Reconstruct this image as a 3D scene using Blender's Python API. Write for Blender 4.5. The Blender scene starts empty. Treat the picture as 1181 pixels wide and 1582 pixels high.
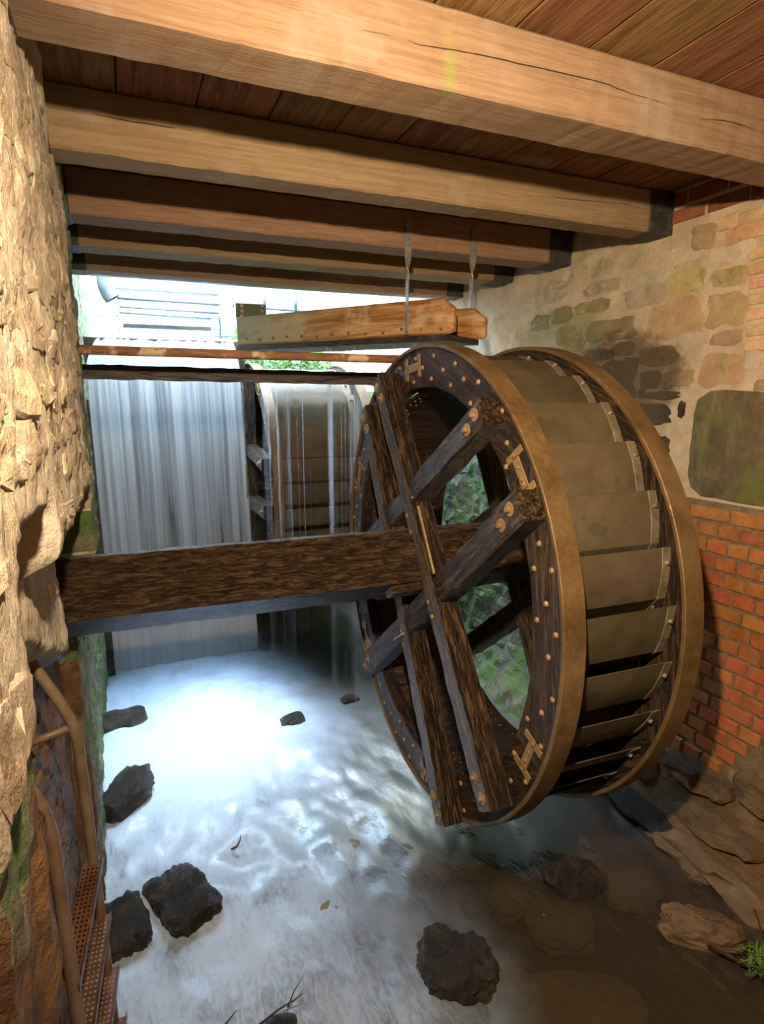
import bpy, bmesh, math, random
from mathutils import Vector, Matrix, noise as mn
random.seed(7)
R = math.radians
sc = bpy.context.scene
COL = sc.collection

# ------------------------------------------------------------------ camera
W, H, F = 1181, 1582, 908.22
TILT, YAW, ROLL = 0.1917, 0.4061, -0.0045
fw = Vector((math.sin(YAW)*math.cos(TILT), math.cos(YAW)*math.cos(TILT), -math.sin(TILT)))
rt0 = Vector((math.cos(YAW), -math.sin(YAW), 0)); up0 = rt0.cross(fw)
rt = rt0*math.cos(ROLL) + up0*math.sin(ROLL); up = up0*math.cos(ROLL) - rt0*math.sin(ROLL)
cd = bpy.data.cameras.new('camera'); cam = bpy.data.objects.new('camera', cd); COL.objects.link(cam)
cam.matrix_world = Matrix(((rt.x, up.x, -fw.x, 0), (rt.y, up.y, -fw.y, 0), (rt.z, up.z, -fw.z, 0), (0, 0, 0, 1)))
cd.sensor_fit = 'VERTICAL'; cd.sensor_height = 36; cd.lens = F/H*36; cd.clip_start = 0.02
sc.camera = cam

def ray(px, py): return fw + rt*(px - W/2)/F - up*(py - H/2)/F
def onX(px, py, X): r = ray(px, py); return r*(X/r.x)
def onY(px, py, Y): r = ray(px, py); return r*(Y/r.y)
def onZ(px, py, Z): r = ray(px, py); return r*(Z/r.z)

# ------------------------------------------------------------------ light
sc.view_settings.view_transform = 'Standard'; sc.view_settings.look = 'None'
sc.view_settings.gamma = 1; sc.view_settings.use_curve_mapping = False
sc.view_settings.exposure = 0.0
wd = bpy.data.worlds.new('overcast_sky'); sc.world = wd; wd.use_nodes = True
bg = wd.node_tree.nodes['Background']; bg.inputs[0].default_value = (0.52, 0.75, 1.0, 1); bg.inputs[1].default_value = 23.0

def lamp(name, kind, loc, target, energy, color, **kw):
    l = bpy.data.lights.new(name, kind); l.energy = energy; l.color = color
    for k, v in kw.items(): setattr(l, k, v)
    o = bpy.data.objects.new(name, l); COL.objects.link(o); o.location = loc
    o.rotation_euler = (Vector(target) - Vector(loc)).to_track_quat('-Z', 'Y').to_euler()
    return o
LAMP = Vector((0.12, 0.40, 0.68))
lamp('work_lamp', 'SPOT', LAMP, (2.3, 2.6, -0.6), 545, (1.0, 0.80, 0.57), spot_size=R(165), spot_blend=1.0, shadow_soft_size=0.035)
lamp('daylight_sun', 'SUN', (0.6, 7.49, 4), (0.4, 4.46, -2.8), 9.0, (0.72, 0.86, 1.0), angle=R(22))

# ------------------------------------------------------------------ helpers
def V(*a): return Vector(a)
def nz(p, s=1.0): return mn.noise(Vector(p)*s)
def fb(p, s=1.0, o=3):
    return mn.fractal(Vector(p)*s, 1.0, 2.0, o)

class MB:
    def __init__(s): s.v = []; s.f = []; s.m = []
    def add(s, vs, fs, mi=0):
        b = len(s.v); s.v += [tuple(v) for v in vs]; s.f += [tuple(i+b for i in f) for f in fs]; s.m += [mi]*len(fs); return s
    def box(s, c, d, rot=None, bev=0.0, mi=0):
        hx, hy, hz = d[0]/2, d[1]/2, d[2]/2; c = Vector(c)
        bev = min(bev, hx*.45, hy*.45, hz*.45)
        if bev <= 0:
            vs = [(x, y, z) for x in (-hx, hx) for y in (-hy, hy) for z in (-hz, hz)]
            fs = [(0,1,3,2),(4,6,7,5),(0,4,5,1),(2,3,7,6),(0,2,6,4),(1,5,7,3)]
        else:
            vs = []; idx = {}
            for sx in (-1, 1):
                for sy in (-1, 1):
                    for sz in (-1, 1):
                        for ax in range(3):
                            p = [sx*(hx-bev), sy*(hy-bev), sz*(hz-bev)]; p[ax] += (sx, sy, sz)[ax]*bev
                            idx[(sx, sy, sz, ax)] = len(vs); vs.append(tuple(p))
            fs = []
            for ax in range(3):
                o1, o2 = [(1,2),(0,2),(0,1)][ax]
                for sg in (-1, 1):
                    q = []
                    for a, b in ((-1,-1),(1,-1),(1,1),(-1,1)):
                        k = [0,0,0]; k[ax] = sg; k[o1] = a; k[o2] = b; q.append(idx[(*k, ax)])
                    if (sg > 0) == (ax == 1): q.reverse()
                    fs.append(tuple(q))
            for ax in range(3):
                o1, o2 = [(1,2),(0,2),(0,1)][ax]
                for a in (-1, 1):
                    for b in (-1, 1):
                        k = [0,0,0]; k[o1] = a; k[o2] = b
                        k0 = list(k); k0[ax] = -1; k1 = list(k); k1[ax] = 1
                        fs.append((idx[(*k0, o1)], idx[(*k1, o1)], idx[(*k1, o2)], idx[(*k0, o2)]))
            for sx in (-1, 1):
                for sy in (-1, 1):
                    for sz in (-1, 1): fs.append(tuple(idx[(sx, sy, sz, a)] for a in range(3)))
        vs = [(rot @ Vector(v) if rot else Vector(v)) + c for v in vs]
        return s.add(vs, fs, mi)
    def sweep(s, rings, close=True, cap=True, mi=0):
        n = len(rings[0]); vs = [v for r in rings for v in r]; fs = []
        for i in range(len(rings)-1):
            for j in range(n if close else n-1):
                a = i*n+j; b = i*n+(j+1) % n; fs.append((a, b, b+n, a+n))
        if cap: fs += [tuple(range(n-1, -1, -1)), tuple((len(rings)-1)*n+j for j in range(n))]
        return s.add(vs, fs, mi)
    def tube(s, pts, r, n=10, cap=True, mi=0):
        pts = [Vector(p) for p in pts]; rings = []; prev = None
        for i, p in enumerate(pts):
            t = (pts[min(i+1, len(pts)-1)] - pts[max(i-1, 0)]).normalized()
            u = prev - t*prev.dot(t) if prev else t.orthogonal()
            u.normalize(); prev = u; w = t.cross(u); rr = r[i] if isinstance(r, (list, tuple)) else r
            rings.append([p + (u*math.cos(2*math.pi*k/n) + w*math.sin(2*math.pi*k/n))*rr for k in range(n)])
        return s.sweep(rings, True, cap, mi)
    def build(s, name, mat, parent=None, smooth=False, fix=True):
        me = bpy.data.meshes.new(name); me.from_pydata(s.v, [], s.f)
        for m in (mat if isinstance(mat, (list, tuple)) else [mat]): me.materials.append(m)
        if any(s.m): me.polygons.foreach_set('material_index', s.m)
        if fix:
            bm = bmesh.new(); bm.from_mesh(me); bmesh.ops.recalc_face_normals(bm, faces=bm.faces); bm.to_mesh(me); bm.free()
        if smooth: me.polygons.foreach_set('use_smooth', [True]*len(me.polygons))
        if smooth == 'auto': me.set_sharp_from_angle(angle=R(30))
        return link(name, me, parent)

def link(name, me, parent=None):
    o = bpy.data.objects.new(name, me); COL.objects.link(o)
    if parent: o.parent = parent
    return o
def tag(o, label=None, cat=None, group=None, kind=None):
    for k, v in (('label', label), ('category', cat), ('group', group), ('kind', kind)):
        if v: o[k] = v
    return o
def empty(name, loc, label, cat, group=None):
    o = bpy.data.objects.new(name, None); COL.objects.link(o); o.location = loc; o.empty_display_size = .1
    return tag(o, label, cat, group)
def structure(o, label=None): return tag(o, label, None, None, 'structure')
def copy_tree(o, parent=None):
    c = o.copy(); COL.objects.link(c); c.parent = parent
    for ch in o.children: copy_tree(ch, c)
    return c

# ------------------------------------------------------------------ materials
class NT:
    def __init__(s, name):
        s.m = bpy.data.materials.new(name); s.m.use_nodes = True; s.t = s.m.node_tree; s.t.nodes.clear()
        s.out = s.n('ShaderNodeOutputMaterial')
    def n(s, typ, **kw):
        nd = s.t.nodes.new(typ)
        for k, v in kw.items(): setattr(nd, k, v)
        return nd
    def set(s, sock, v):
        if isinstance(v, bpy.types.NodeSocket): s.t.links.new(v, sock)
        elif isinstance(v, (tuple, list)) and len(v) == 3 and sock.type == 'RGBA': sock.default_value = (*v, 1)
        else: sock.default_value = v
    def coord(s, kind='Object', rand=True, scale=(1, 1, 1)):
        tc = s.n('ShaderNodeTexCoord').outputs[kind]
        if rand:
            oi = s.n('ShaderNodeObjectInfo'); mu = s.math('MULTIPLY', oi.outputs['Random'], 37.0)
            ad = s.n('ShaderNodeVectorMath', operation='ADD'); s.set(ad.inputs[0], tc); s.set(ad.inputs[1], mu); tc = ad.outputs[0]
        if scale != (1, 1, 1):
            mp = s.n('ShaderNodeVectorMath', operation='MULTIPLY'); s.set(mp.inputs[0], tc); mp.inputs[1].default_value = scale; tc = mp.outputs[0]
        return tc
    def noise(s, vec, scale, detail=4, rough=.6, dist=0.0):
        nd = s.n('ShaderNodeTexNoise'); s.set(nd.inputs['Vector'], vec); nd.inputs['Scale'].default_value = scale
        nd.inputs['Detail'].default_value = detail; nd.inputs['Roughness'].default_value = rough; nd.inputs['Distortion'].default_value = dist
        return nd.outputs['Fac']
    def math(s, op, a, b=0.0, clamp=False):
        nd = s.n('ShaderNodeMath', operation=op); nd.use_clamp = clamp; s.set(nd.inputs[0], a); s.set(nd.inputs[1], b); return nd.outputs[0]
    def ramp(s, fac, stops):
        nd = s.n('ShaderNodeValToRGB'); s.set(nd.inputs[0], fac); e = nd.color_ramp.elements
        while len(e) < len(stops): e.new(.5)
        for i, (p, c) in enumerate(stops):
            e[i].position = p; e[i].color = (*c, 1) if isinstance(c, (tuple, list)) else (c, c, c, 1)
        return nd.outputs[0]
    def step(s, v, a, b, lo=0.0, hi=1.0):
        nd = s.n('ShaderNodeMapRange', interpolation_type='SMOOTHSTEP'); s.set(nd.inputs[0], v)
        for i, x in enumerate((a, b, lo, hi)): nd.inputs[i+1].default_value = x
        return nd.outputs[0]
    def mix(s, f, a, b, mode='MIX'):
        nd = s.n('ShaderNodeMix', data_type='RGBA', blend_type=mode); s.set(nd.inputs[0], f); s.set(nd.inputs[6], a); s.set(nd.inputs[7], b); return nd.outputs[2]
    def sep(s, vec):
        nd = s.n('ShaderNodeSeparateXYZ'); s.set(nd.inputs[0], vec); return nd.outputs
    def bump(s, h, strength=.5, dist=.02, prev=None):
        nd = s.n('ShaderNodeBump'); s.set(nd.inputs['Height'], h); nd.inputs['Strength'].default_value = strength; nd.inputs['Distance'].default_value = dist
        if prev: s.set(nd.inputs['Normal'], prev)
        return nd.outputs[0]
    def bsdf(s, col, rough=.7, nor=None, metal=0.0, spec=.4):
        b = s.n('ShaderNodeBsdfPrincipled'); s.set(b.inputs['Base Color'], col); s.set(b.inputs['Roughness'], rough)
        s.set(b.inputs['Metallic'], metal); s.set(b.inputs['Specular IOR Level'], spec)
        if nor: s.set(b.inputs['Normal'], nor)
        return b.outputs[0]
    def done(s, sh): s.t.links.new(sh, s.out.inputs[0]); return s.m
    def vary(s, col, amt):
        oi = s.n('ShaderNodeObjectInfo'); v = s.math('MULTIPLY_ADD', oi.outputs['Random'], amt); v.node.inputs[2].default_value = 1-amt/2
        hs = s.n('ShaderNodeHueSaturation'); s.set(hs.inputs['Color'], col); s.set(hs.inputs['Value'], v)
        h = s.math('FRACT', s.math('MULTIPLY', oi.outputs['Random'], 17.3)); h2 = s.math('MULTIPLY_ADD', h, .03); h2.node.inputs[2].default_value = .485
        s.set(hs.inputs['Hue'], h2)
        return hs.outputs[0]

def wood(name, dark, mid, light, grain=(1, 9, 9), sc_=2.2, rough=(.75, .75), bump=.3, vary=.2, crack=.5, stain=None, spec=.3, dist=.01, fine=3.0, rotz=0, weather=False, green=None, glint_fleck=0):
    t = NT(name); raw = t.coord()
    if rotz:
        vr = t.n('ShaderNodeVectorRotate', rotation_type='Z_AXIS'); t.set(vr.inputs['Vector'], raw); vr.inputs['Angle'].default_value = rotz; raw = vr.outputs[0]
    def scaled(v):
        mp = t.n('ShaderNodeVectorMath', operation='MULTIPLY'); t.set(mp.inputs[0], raw); mp.inputs[1].default_value = v; return mp.outputs[0]
    c = scaled(grain)
    a = t.noise(c, sc_, 6, .62, .9); b = t.noise(c, sc_*fine, 5, .7, .2)
    col = t.ramp(a, [(.36, dark), (.5, mid), (.63, light)])
    col = t.mix(t.step(b, .42, .72, .0, .6), col, dark)
    ck = t.noise(scaled((grain[0]*.35, grain[1]*.6, grain[2]*.6)), sc_*.9, 3, .5, .3)
    line = t.math('SUBTRACT', 1.0, t.step(t.math('ABSOLUTE', t.math('SUBTRACT', ck, .5)), .0, .012))
    col = t.mix(t.math('MULTIPLY', line, crack), col, (dark[0]*.15, dark[1]*.15, dark[2]*.15))
    if glint_fleck:  # pale flecks imitate glints on wet wood, in colour and bump
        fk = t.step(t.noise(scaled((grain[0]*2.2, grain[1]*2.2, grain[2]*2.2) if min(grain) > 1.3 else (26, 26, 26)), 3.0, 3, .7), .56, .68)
        col = t.mix(t.math('MULTIPLY', fk, glint_fleck), col, (light[0]*1.15, light[1]*1.15, light[2]*1.15))
    if stain: col = t.mix(t.step(t.noise(raw, stain[1], 4, .6), stain[2], stain[2]+.12, 0, stain[3]), col, stain[0])
    if green: # one algae streak on the first beam
        gx = t.sep(t.coord(rand=False))
        gm = t.math('MULTIPLY', t.step(t.math('ABSOLUTE', t.math('SUBTRACT', gx[0], green)), .035, .004), t.math('MULTIPLY', t.step(gx[1], 2.0, 1.93), t.step(gx[2], 1.19, 1.08)))
        col = t.mix(t.math('MULTIPLY', gm, .45), col, (.24, .30, .05))
    if weather: # the upstream end is bleached and mossy
        yy = t.sep(t.coord(rand=False))[1]
        col = t.mix(t.math('MULTIPLY', t.step(yy, 4.3, 5.25), t.step(t.noise(raw, 3, 4), .25, .6, .4, .95)), col, (.42, .41, .30))
    if vary: col = t.vary(col, vary)
    h = t.math('SUBTRACT', t.math('ADD', t.math('MULTIPLY', a, .5), b), t.math('MULTIPLY', line, crack))
    if glint_fleck: h = t.math('ADD', h, t.math('MULTIPLY', fk, .5))
    rg = t.step(b, .35, .65, *rough)
    return t.done(t.bsdf(col, rg, t.bump(h, bump, dist), 0, spec))

def stone(name, cols, sc_=5, bump=.6, dist=.03, rough=.9, vary=.25, moss=None, spec=.2, dirt=None, stretch=(1, 1, 1), damp=()):
    t = NT(name); c = t.coord(scale=stretch); raw = t.coord(rand=False)
    a = t.noise(c, sc_, 8, .65, .4); b = t.noise(c, sc_*6, 6, .7)
    col = t.ramp(a, [(.3, cols[0]), (.5, cols[1]), (.68, cols[2])])
    col = t.mix(t.step(b, .35, .7, .0, .45), col, cols[0])
    if vary: col = t.vary(col, vary)
    if dirt: col = t.mix(t.step(t.noise(raw, dirt[1], 5, .65), dirt[2], dirt[2]+.15, 0, dirt[3]), col, dirt[0])
    if moss: col = t.mix(t.step(t.noise(raw, moss[1], 6, .7), moss[2], moss[2]+.12, 0, moss[3]), col, moss[0])
    for (cy, cz, ry, rz, dc, amt) in damp: # old damp stain with a ragged edge
        x3 = t.sep(raw); e = t.math('MULTIPLY', t.math('SUBTRACT', t.noise(raw, 7, 6, .7), .5), 1.8)
        dy = t.math('POWER', t.math('DIVIDE', t.math('SUBTRACT', x3[1], cy), ry), 2); dz = t.math('POWER', t.math('DIVIDE', t.math('SUBTRACT', x3[2], cz), rz), 2)
        col = t.mix(t.step(t.math('ADD', t.math('ADD', dy, dz), e), 1.3, .5, 0, amt), col, dc)
    h = t.math('ADD', a, t.math('MULTIPLY', b, .45))
    return t.done(t.bsdf(col, rough, t.bump(h, bump, dist), 0, spec))

def metal(name, cols, sc_=8, rough=.55, met=.3, bump=.15, spots=None, vary=.1, stretch=(1, 1, 1), spec=.4):
    t = NT(name); c = t.coord(scale=stretch)
    a = t.noise(c, sc_, 6, .65); b = t.noise(t.coord(), sc_*8, 4, .6)
    col = t.ramp(a, [(.32, cols[0]), (.5, cols[1]), (.68, cols[2])])
    if spots: col = t.mix(t.step(t.noise(t.coord(), spots[1], 3, .6), spots[2], spots[2]+.06, 0, spots[3]), col, spots[0])
    if vary: col = t.vary(col, vary)
    return t.done(t.bsdf(col, t.step(b, .3, .7, rough-.1, rough+.15), t.bump(t.math('ADD', a, b), bump, .006), met, spec))

M = {}
M['beam'] = wood('sawn_beam_wood', (0.251, 0.148, 0.0775), (0.304, 0.186, 0.1), (0.346, 0.22, 0.123), (.5, 11, 11), 4.0, (.8, .9), .45, .05, .15, ((.37, .29, .21), 2.2, .58, .5), green=1.075)
M['board'] = wood('ceiling_board_wood', (0.123, 0.0542, 0.0181), (0.217, 0.105, 0.0397), (0.275, 0.145, 0.0615), (9, .7, 9), 3.0, (.75, .85), .5, .18, .2, ((.36, .29, .22), 1.3, .62, .5))
M['wheelwood'] = wood('wet_dark_oak', (.010, .006, .004), (.042, .022, .012), (.15, .078, .038), (14, 14, 1.5), 3.6, (.22, .55), 1.0, .3, .5, ((.10, .036, .014), 4, .56, .7), .5, .03, 4.0, glint_fleck=.35)
M['armwood'] = wood('wet_arm_oak', (.012, .007, .004), (.052, .029, .015), (.23, .13, .065), (14, 14, 1.5), 3.6, (.2, .5), 1.0, .25, .5, ((.12, .045, .018), 5, .6, .5), .5, .03, 4.0, glint_fleck=.5)
M['shaftwood'] = wood('wet_shaft_oak', (.030, .016, .008), (.085, .048, .024), (.22, .13, .066), (2.2, 12, 12), 4.4, (.2, .5), 1.0, 0, .5, ((.12, .07, .03), 3, .6, .4), .5, .03, 4.0, glint_fleck=.6)
M['solewood'] = wood('dark_sole_oak', (.012, .006, .004), (.034, .015, .008), (.065, .028, .013), (1.0, 9, 9), 2.2, (.35, .6), .6, .35, .4, None, .5)
M['trough'] = wood('larch_trough_wood', (0.234, 0.0765, 0.0252), (0.468, 0.211, 0.0765), (0.612, 0.36, 0.171), (.7, 7, 7), 2.0, (.5, .7), .3, .1, .4, ((.62, .46, .27), 3.2, .54, .6), .35, rotz=R(59), weather=True)
M['darkboard'] = wood('wet_dark_board', (.014, .010, .007), (.04, .028, .017), (.09, .06, .035), (1, 9, 9), 2.2, (.3, .6), .7, .2, .5, ((.05, .09, .02), 5, .6, .6), .5)
M['greywood'] = wood('weathered_grey_wood', (.20, .205, .18), (.32, .32, .29), (.42, .42, .38), (1, 9, 9), 2.2, (.7, .8), .3, .2, .3, ((.18, .24, .08), 5, .58, .7))
M['tyre'] = metal('rusty_tyre_iron', ((0.084, 0.044, 0.0136), (0.132, 0.0736, 0.0256), (0.172, 0.1, 0.04)), 5, .5, .15, .25, ((.10, .035, .012), 38, .66, .8), 0)
M['bucket'] = metal('weathered_bucket_steel', ((0.0697, 0.0492, 0.0246), (0.102, 0.0738, 0.0385), (0.135, 0.1, 0.0574)), 3.0, .42, .2, .12, ((.05, .05, .032), 5, .6, .5), .12, (1.0, 3, .7))
M['flange'] = metal('bucket_flange_steel', ((0.136, 0.102, 0.0595), (0.204, 0.157, 0.0935), (0.255, 0.204, 0.132)), 14, .45, .3, .3, ((.12, .06, .03), 30, .62, .7))
M['bolt'] = metal('rusty_bolt_head', ((0.182, 0.105, 0.042), (0.28, 0.175, 0.0805), (0.35, 0.238, 0.126)), 30, .4, .25, .3, None, .3)
M['clamp'] = metal('rusty_clamp_iron', ((0.187, 0.0972, 0.0396), (0.259, 0.148, 0.0684), (0.317, 0.194, 0.101)), 14, .45, .2, .25, ((.14, .06, .025), 30, .6, .6))
M['galv'] = metal('dull_galvanised_steel', ((.22, .19, .16), (.32, .29, .25), (.42, .38, .33)), 20, .45, .5, .15)
M['steel'] = metal('blue_grey_steel', ((.07, .085, .105), (.11, .13, .15), (.15, .17, .19)), 12, .4, .3, .1)
M['rustpipe'] = metal('flaking_rusty_pipe', ((.13, .05, .02), (.23, .10, .042), (.34, .17, .075)), 9, .7, .1, .5, ((.60, .42, .24), 6, .55, .85), 0, (.6, 3, 3))
M['ladder'] = metal('rusty_painted_tube', ((0.12, 0.076, 0.04), (0.188, 0.124, 0.0704), (0.24, 0.168, 0.104)), 7, .42, .15, .15, ((.12, .05, .02), 45, .66, .6))
M['tread'] = metal('rusty_tread_steel', ((0.08, 0.032, 0.0144), (0.152, 0.064, 0.028), (0.216, 0.104, 0.048)), 12, .38, .35, .2, ((.45, .27, .08), 7, .66, .8))
M['hole'] = metal('dark_hole_edge', ((.02, .012, .008),)*3, 10, .3, .3, .0)
M['wrap'] = metal('black_bitumen_felt', ((.03, .027, .024), (.05, .045, .04), (.08, .072, .065)), 20, .6, 0, .4, ((.3, .28, .25), 40, .7, .6))
M['zinc'] = metal('pale_zinc_pipe', ((.13, .14, .135), (.18, .19, .185), (.23, .24, .235)), 9, .45, .2, .1, ((.3, .33, .2), 12, .62, .5))
M['greenplate'] = metal('olive_painted_plate', ((.07, .095, .055), (.10, .13, .08), (.14, .17, .11)), 12, .5, .1, .15, ((.12, .14, .05), 14, .58, .6))
CREAM = ((.42, .30, .17), (.66, .53, .36), (.78, .67, .50))
M['lstone'] = stone('cream_sandstone', CREAM, 5, .9, .03, .9, .22, None, .2, ((.42, .30, .16), 3, .58, .5), (1, 1.4, 1))
M['lmortar'] = stone('cream_lime_mortar', ((.46, .35, .22), (.66, .55, .40), (.76, .67, .52)), 6, .9, .03, .95, 0, None, .1, None, (1, 2, .8))
M['lmoss'] = stone('mossy_wall_stone', ((.10, .08, .045), (.26, .22, .14), (.42, .39, .29)), 6, 1.0, .03, .75, .3, ((.10, .19, .03), 7, .46, .9), .4)
M['ldark'] = stone('red_brown_wet_stone', ((.10, .045, .018), (.22, .105, .042), (.32, .17, .075)), 6, 1.0, .03, .6, .2, None, .4, ((.05, .04, .03), 3.5, .55, .6))
XR_ = 3.25
_d = onX(955, 590, XR_); _g = onX(860, 520, XR_)
DAMP = ((_d.y, _d.z, .55, .34, (.10, .065, .03), .85), (_g.y, _g.z, .5, .22, (.20, .19, .07), .55))
M['rmortar'] = stone('tan_wall_plaster', ((.44, .31, .18), (.57, .42, .26), (.66, .51, .34)), 5, .5, .02, .95, 0, None, .1, ((.30, .22, .12), 1.4, .58, .5), (1, 1, 1), DAMP)
SV = dict(tan=((.30, .19, .09), (.42, .29, .15), (.52, .38, .21)), pale=((.5, .38, .24), (.62, .49, .33), (.72, .6, .44)),
          grey=((.36, .27, .16), (.49, .375, .235), (.6, .48, .32)), ochre=((.42, .27, .11), (.54, .37, .175), (.62, .46, .26)),
          olive=((.22, .165, .065), (.35, .265, .125), (.45, .35, .19)), dark=((.035, .025, .015), (.075, .052, .03), (.15, .10, .055)),
          brown=((.11, .07, .033), (.24, .155, .075), (.40, .28, .15)))
for k, v in SV.items():
    M['s_'+k] = stone('wall_stone_'+k, v, 8, .7, .025, .9, .2, ((.22, .23, .05), 5, .56, .6) if k in ('olive', 'ochre') else None, .2, None, (1, 1, 1), DAMP)
M['s_mossy'] = stone('mossy_block_stone', ((.075, .055, .022), (.16, .115, .05), (.27, .20, .09)), 5, .7, .02, .8, 0, ((.15, .16, .03), 3.2, .5, .8), .3, None, (1, 1.6, .8))
BR = ((0.319, 0.0882, 0.0235), (0.454, 0.147, 0.042), (0.521, 0.197, 0.0714))
M['brick'] = stone('orange_red_brick', BR, 9, .35, .012, .85, .4, ((.26, .16, .04), 4, .60, .6), .25, ((.30, .10, .045), 2, .55, .5))
M['brickdark'] = stone('dark_red_brick', ((0.144, 0.045, 0.027), (0.243, 0.0765, 0.0405), (0.324, 0.117, 0.063)), 9, .4, .012, .85, .4)
M['brickpale'] = stone('pale_salmon_brick', ((.46, .24, .12), (.60, .36, .20), (.70, .48, .31)), 9, .4, .012, .9, .3)
M['rbmortar'] = stone('brown_brick_mortar', ((.15, .10, .05), (.25, .175, .095), (.36, .26, .15)), 14, .9, .02, .95, 0)
M['footing'] = stone('brown_footing_rock', ((0.0723, 0.0467, 0.0221), (0.17, 0.106, 0.0467), (0.264, 0.17, 0.0808)), 4, 1.0, .04, .75, .25, None, .3, ((.09, .075, .055), 3, .55, .6), (1.5, .7, 2))
M['pinkrock'] = stone('pink_brown_wet_rock', ((0.111, 0.0595, 0.034), (0.212, 0.119, 0.068), (0.306, 0.187, 0.111)), 5, 1.0, .03, .45, .2, None, .5)
M['wetrock'] = stone('wet_dark_rock', ((.010, .008, .006), (.03, .021, .014), (.085, .056, .035)), 7, 1.0, .04, .18, .3, None, .6)
M['silt'] = stone('silt_covered_stone', ((0.192, 0.156, 0.112), (0.264, 0.22, 0.16), (0.336, 0.28, 0.208)), 5, .4, .02, .8, .2)
M['bed'] = stone('stream_bed_mud', ((0.045, 0.0338, 0.0225), (0.0938, 0.0713, 0.0465), (0.158, 0.12, 0.0788)), 3.0, .7, .05, .9, 0)
M['pitrock'] = stone('mossy_pit_stone', ((.05, .045, .03), (.15, .13, .085), (.30, .27, .19)), 6, 1.0, .03, .65, .3, ((.10, .18, .035), 4, .44, .85), .4)
M['weir'] = stone('dark_weir_face', ((.015, .012, .01), (.05, .038, .028), (.10, .075, .05)), 6, .6, .03, .5, 0)
M['outwall'] = stone('grey_plank_wall', ((.2, .2, .18), (.27, .27, .25), (.33, .33, .3)), 5, .3, .02, .85, 0)
M['soil'] = stone('bank_soil', ((.05, .05, .02), (.10, .10, .04), (.16, .15, .07)), 6, .8, .03, .9, 0)
t = NT('leaf_green'); M['leaf'] = t.done(t.bsdf(t.vary(t.ramp(t.noise(t.coord(), 9), [(.3, (.05, .13, .015)), (.7, (.16, .30, .05))]), .5), .5))
t = NT('twig_bark'); M['twig'] = t.done(t.bsdf(t.ramp(t.noise(t.coord(), 30), [(.3, (.03, .02, .012)), (.7, (.09, .06, .035))]), .5))

def tshader(t, a, b, f):
    m = t.n('ShaderNodeMixShader'); t.set(m.inputs[0], f); t.t.links.new(a, m.inputs[1]); t.t.links.new(b, m.inputs[2]); return m.outputs[0]
def diff(t, col, nor=None):
    d = t.n('ShaderNodeBsdfDiffuse'); t.set(d.inputs[0], col)
    if nor: t.set(d.inputs['Normal'], nor)
    return d.outputs[0]
def transl(t, col):
    d = t.n('ShaderNodeBsdfTranslucent'); t.set(d.inputs[0], col); return d.outputs[0]
def transp(t, col):
    d = t.n('ShaderNodeBsdfTransparent'); t.set(d.inputs[0], col); return d.outputs[0]

def water_mat():
    t = NT('stream_water'); c = t.coord(rand=False); xyz = t.sep(c)
    warp = t.noise(c, 1.6, 4, .6)
    fine = t.noise(t.coord(rand=False, scale=(9, 3.2, 1)), 3.0, 7, .72, .8)
    blot = t.noise(t.coord(rand=False, scale=(1.4, .9, 1)), 2.2, 4, .6, .4)
    # aeration: dense where the fall lands, thinning across and down the stream
    xx = t.math('ADD', xyz[0], t.math('MULTIPLY', t.math('SUBTRACT', warp, .5), .9))
    dx = t.math('MULTIPLY', t.math('SUBTRACT', xx, .45), .95); dy = t.math('SUBTRACT', xyz[1], 5.05)
    d = t.math('SQRT', t.math('ADD', t.math('MULTIPLY', dx, dx), t.math('MULTIPLY', dy, dy)))
    core = t.step(d, 1.55, .1)
    side = t.step(xx, 1.75, .25)
    side = t.math('MULTIPLY', side, t.step(xyz[1], 7.0, 5.0, .2, 1.0))
    tex = t.math('ADD', t.math('MULTIPLY', fine, .9), t.math('MULTIPLY', blot, .9))
    tx = t.step(tex, .54, 1.06, .24, 1.0)
    f = t.math('MULTIPLY', side, tx); f = t.math('MULTIPLY', f, .95)
    f = t.math('ADD', f, core, True); f = t.math('MULTIPLY', f, .97)
    nor = t.bump(fine, .25, .03); norw = t.bump(t.noise(t.coord(rand=False, scale=(2.5, 1.2, 1)), 3, 4, .55), .25, .03)
    foam = tshader(t, diff(t, (.66, .79, .97), nor), transl(t, (.66, .79, .97)), .2)  # daylight blue put into the foam colour to cancel the warm lamp
    murk = tshader(t, transp(t, (.58, .50, .39)), diff(t, (.085, .068, .046)), .40)
    g = t.n('ShaderNodeBsdfGlossy'); g.inputs['Roughness'].default_value = .30; t.set(g.inputs['Normal'], norw)
    fr = t.n('ShaderNodeFresnel'); fr.inputs[0].default_value = 1.33; t.set(fr.inputs['Normal'], norw)
    w = tshader(t, murk, g.outputs[0], t.math('MULTIPLY', fr.outputs[0], .35))
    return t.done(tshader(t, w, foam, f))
M['water'] = water_mat()

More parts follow.
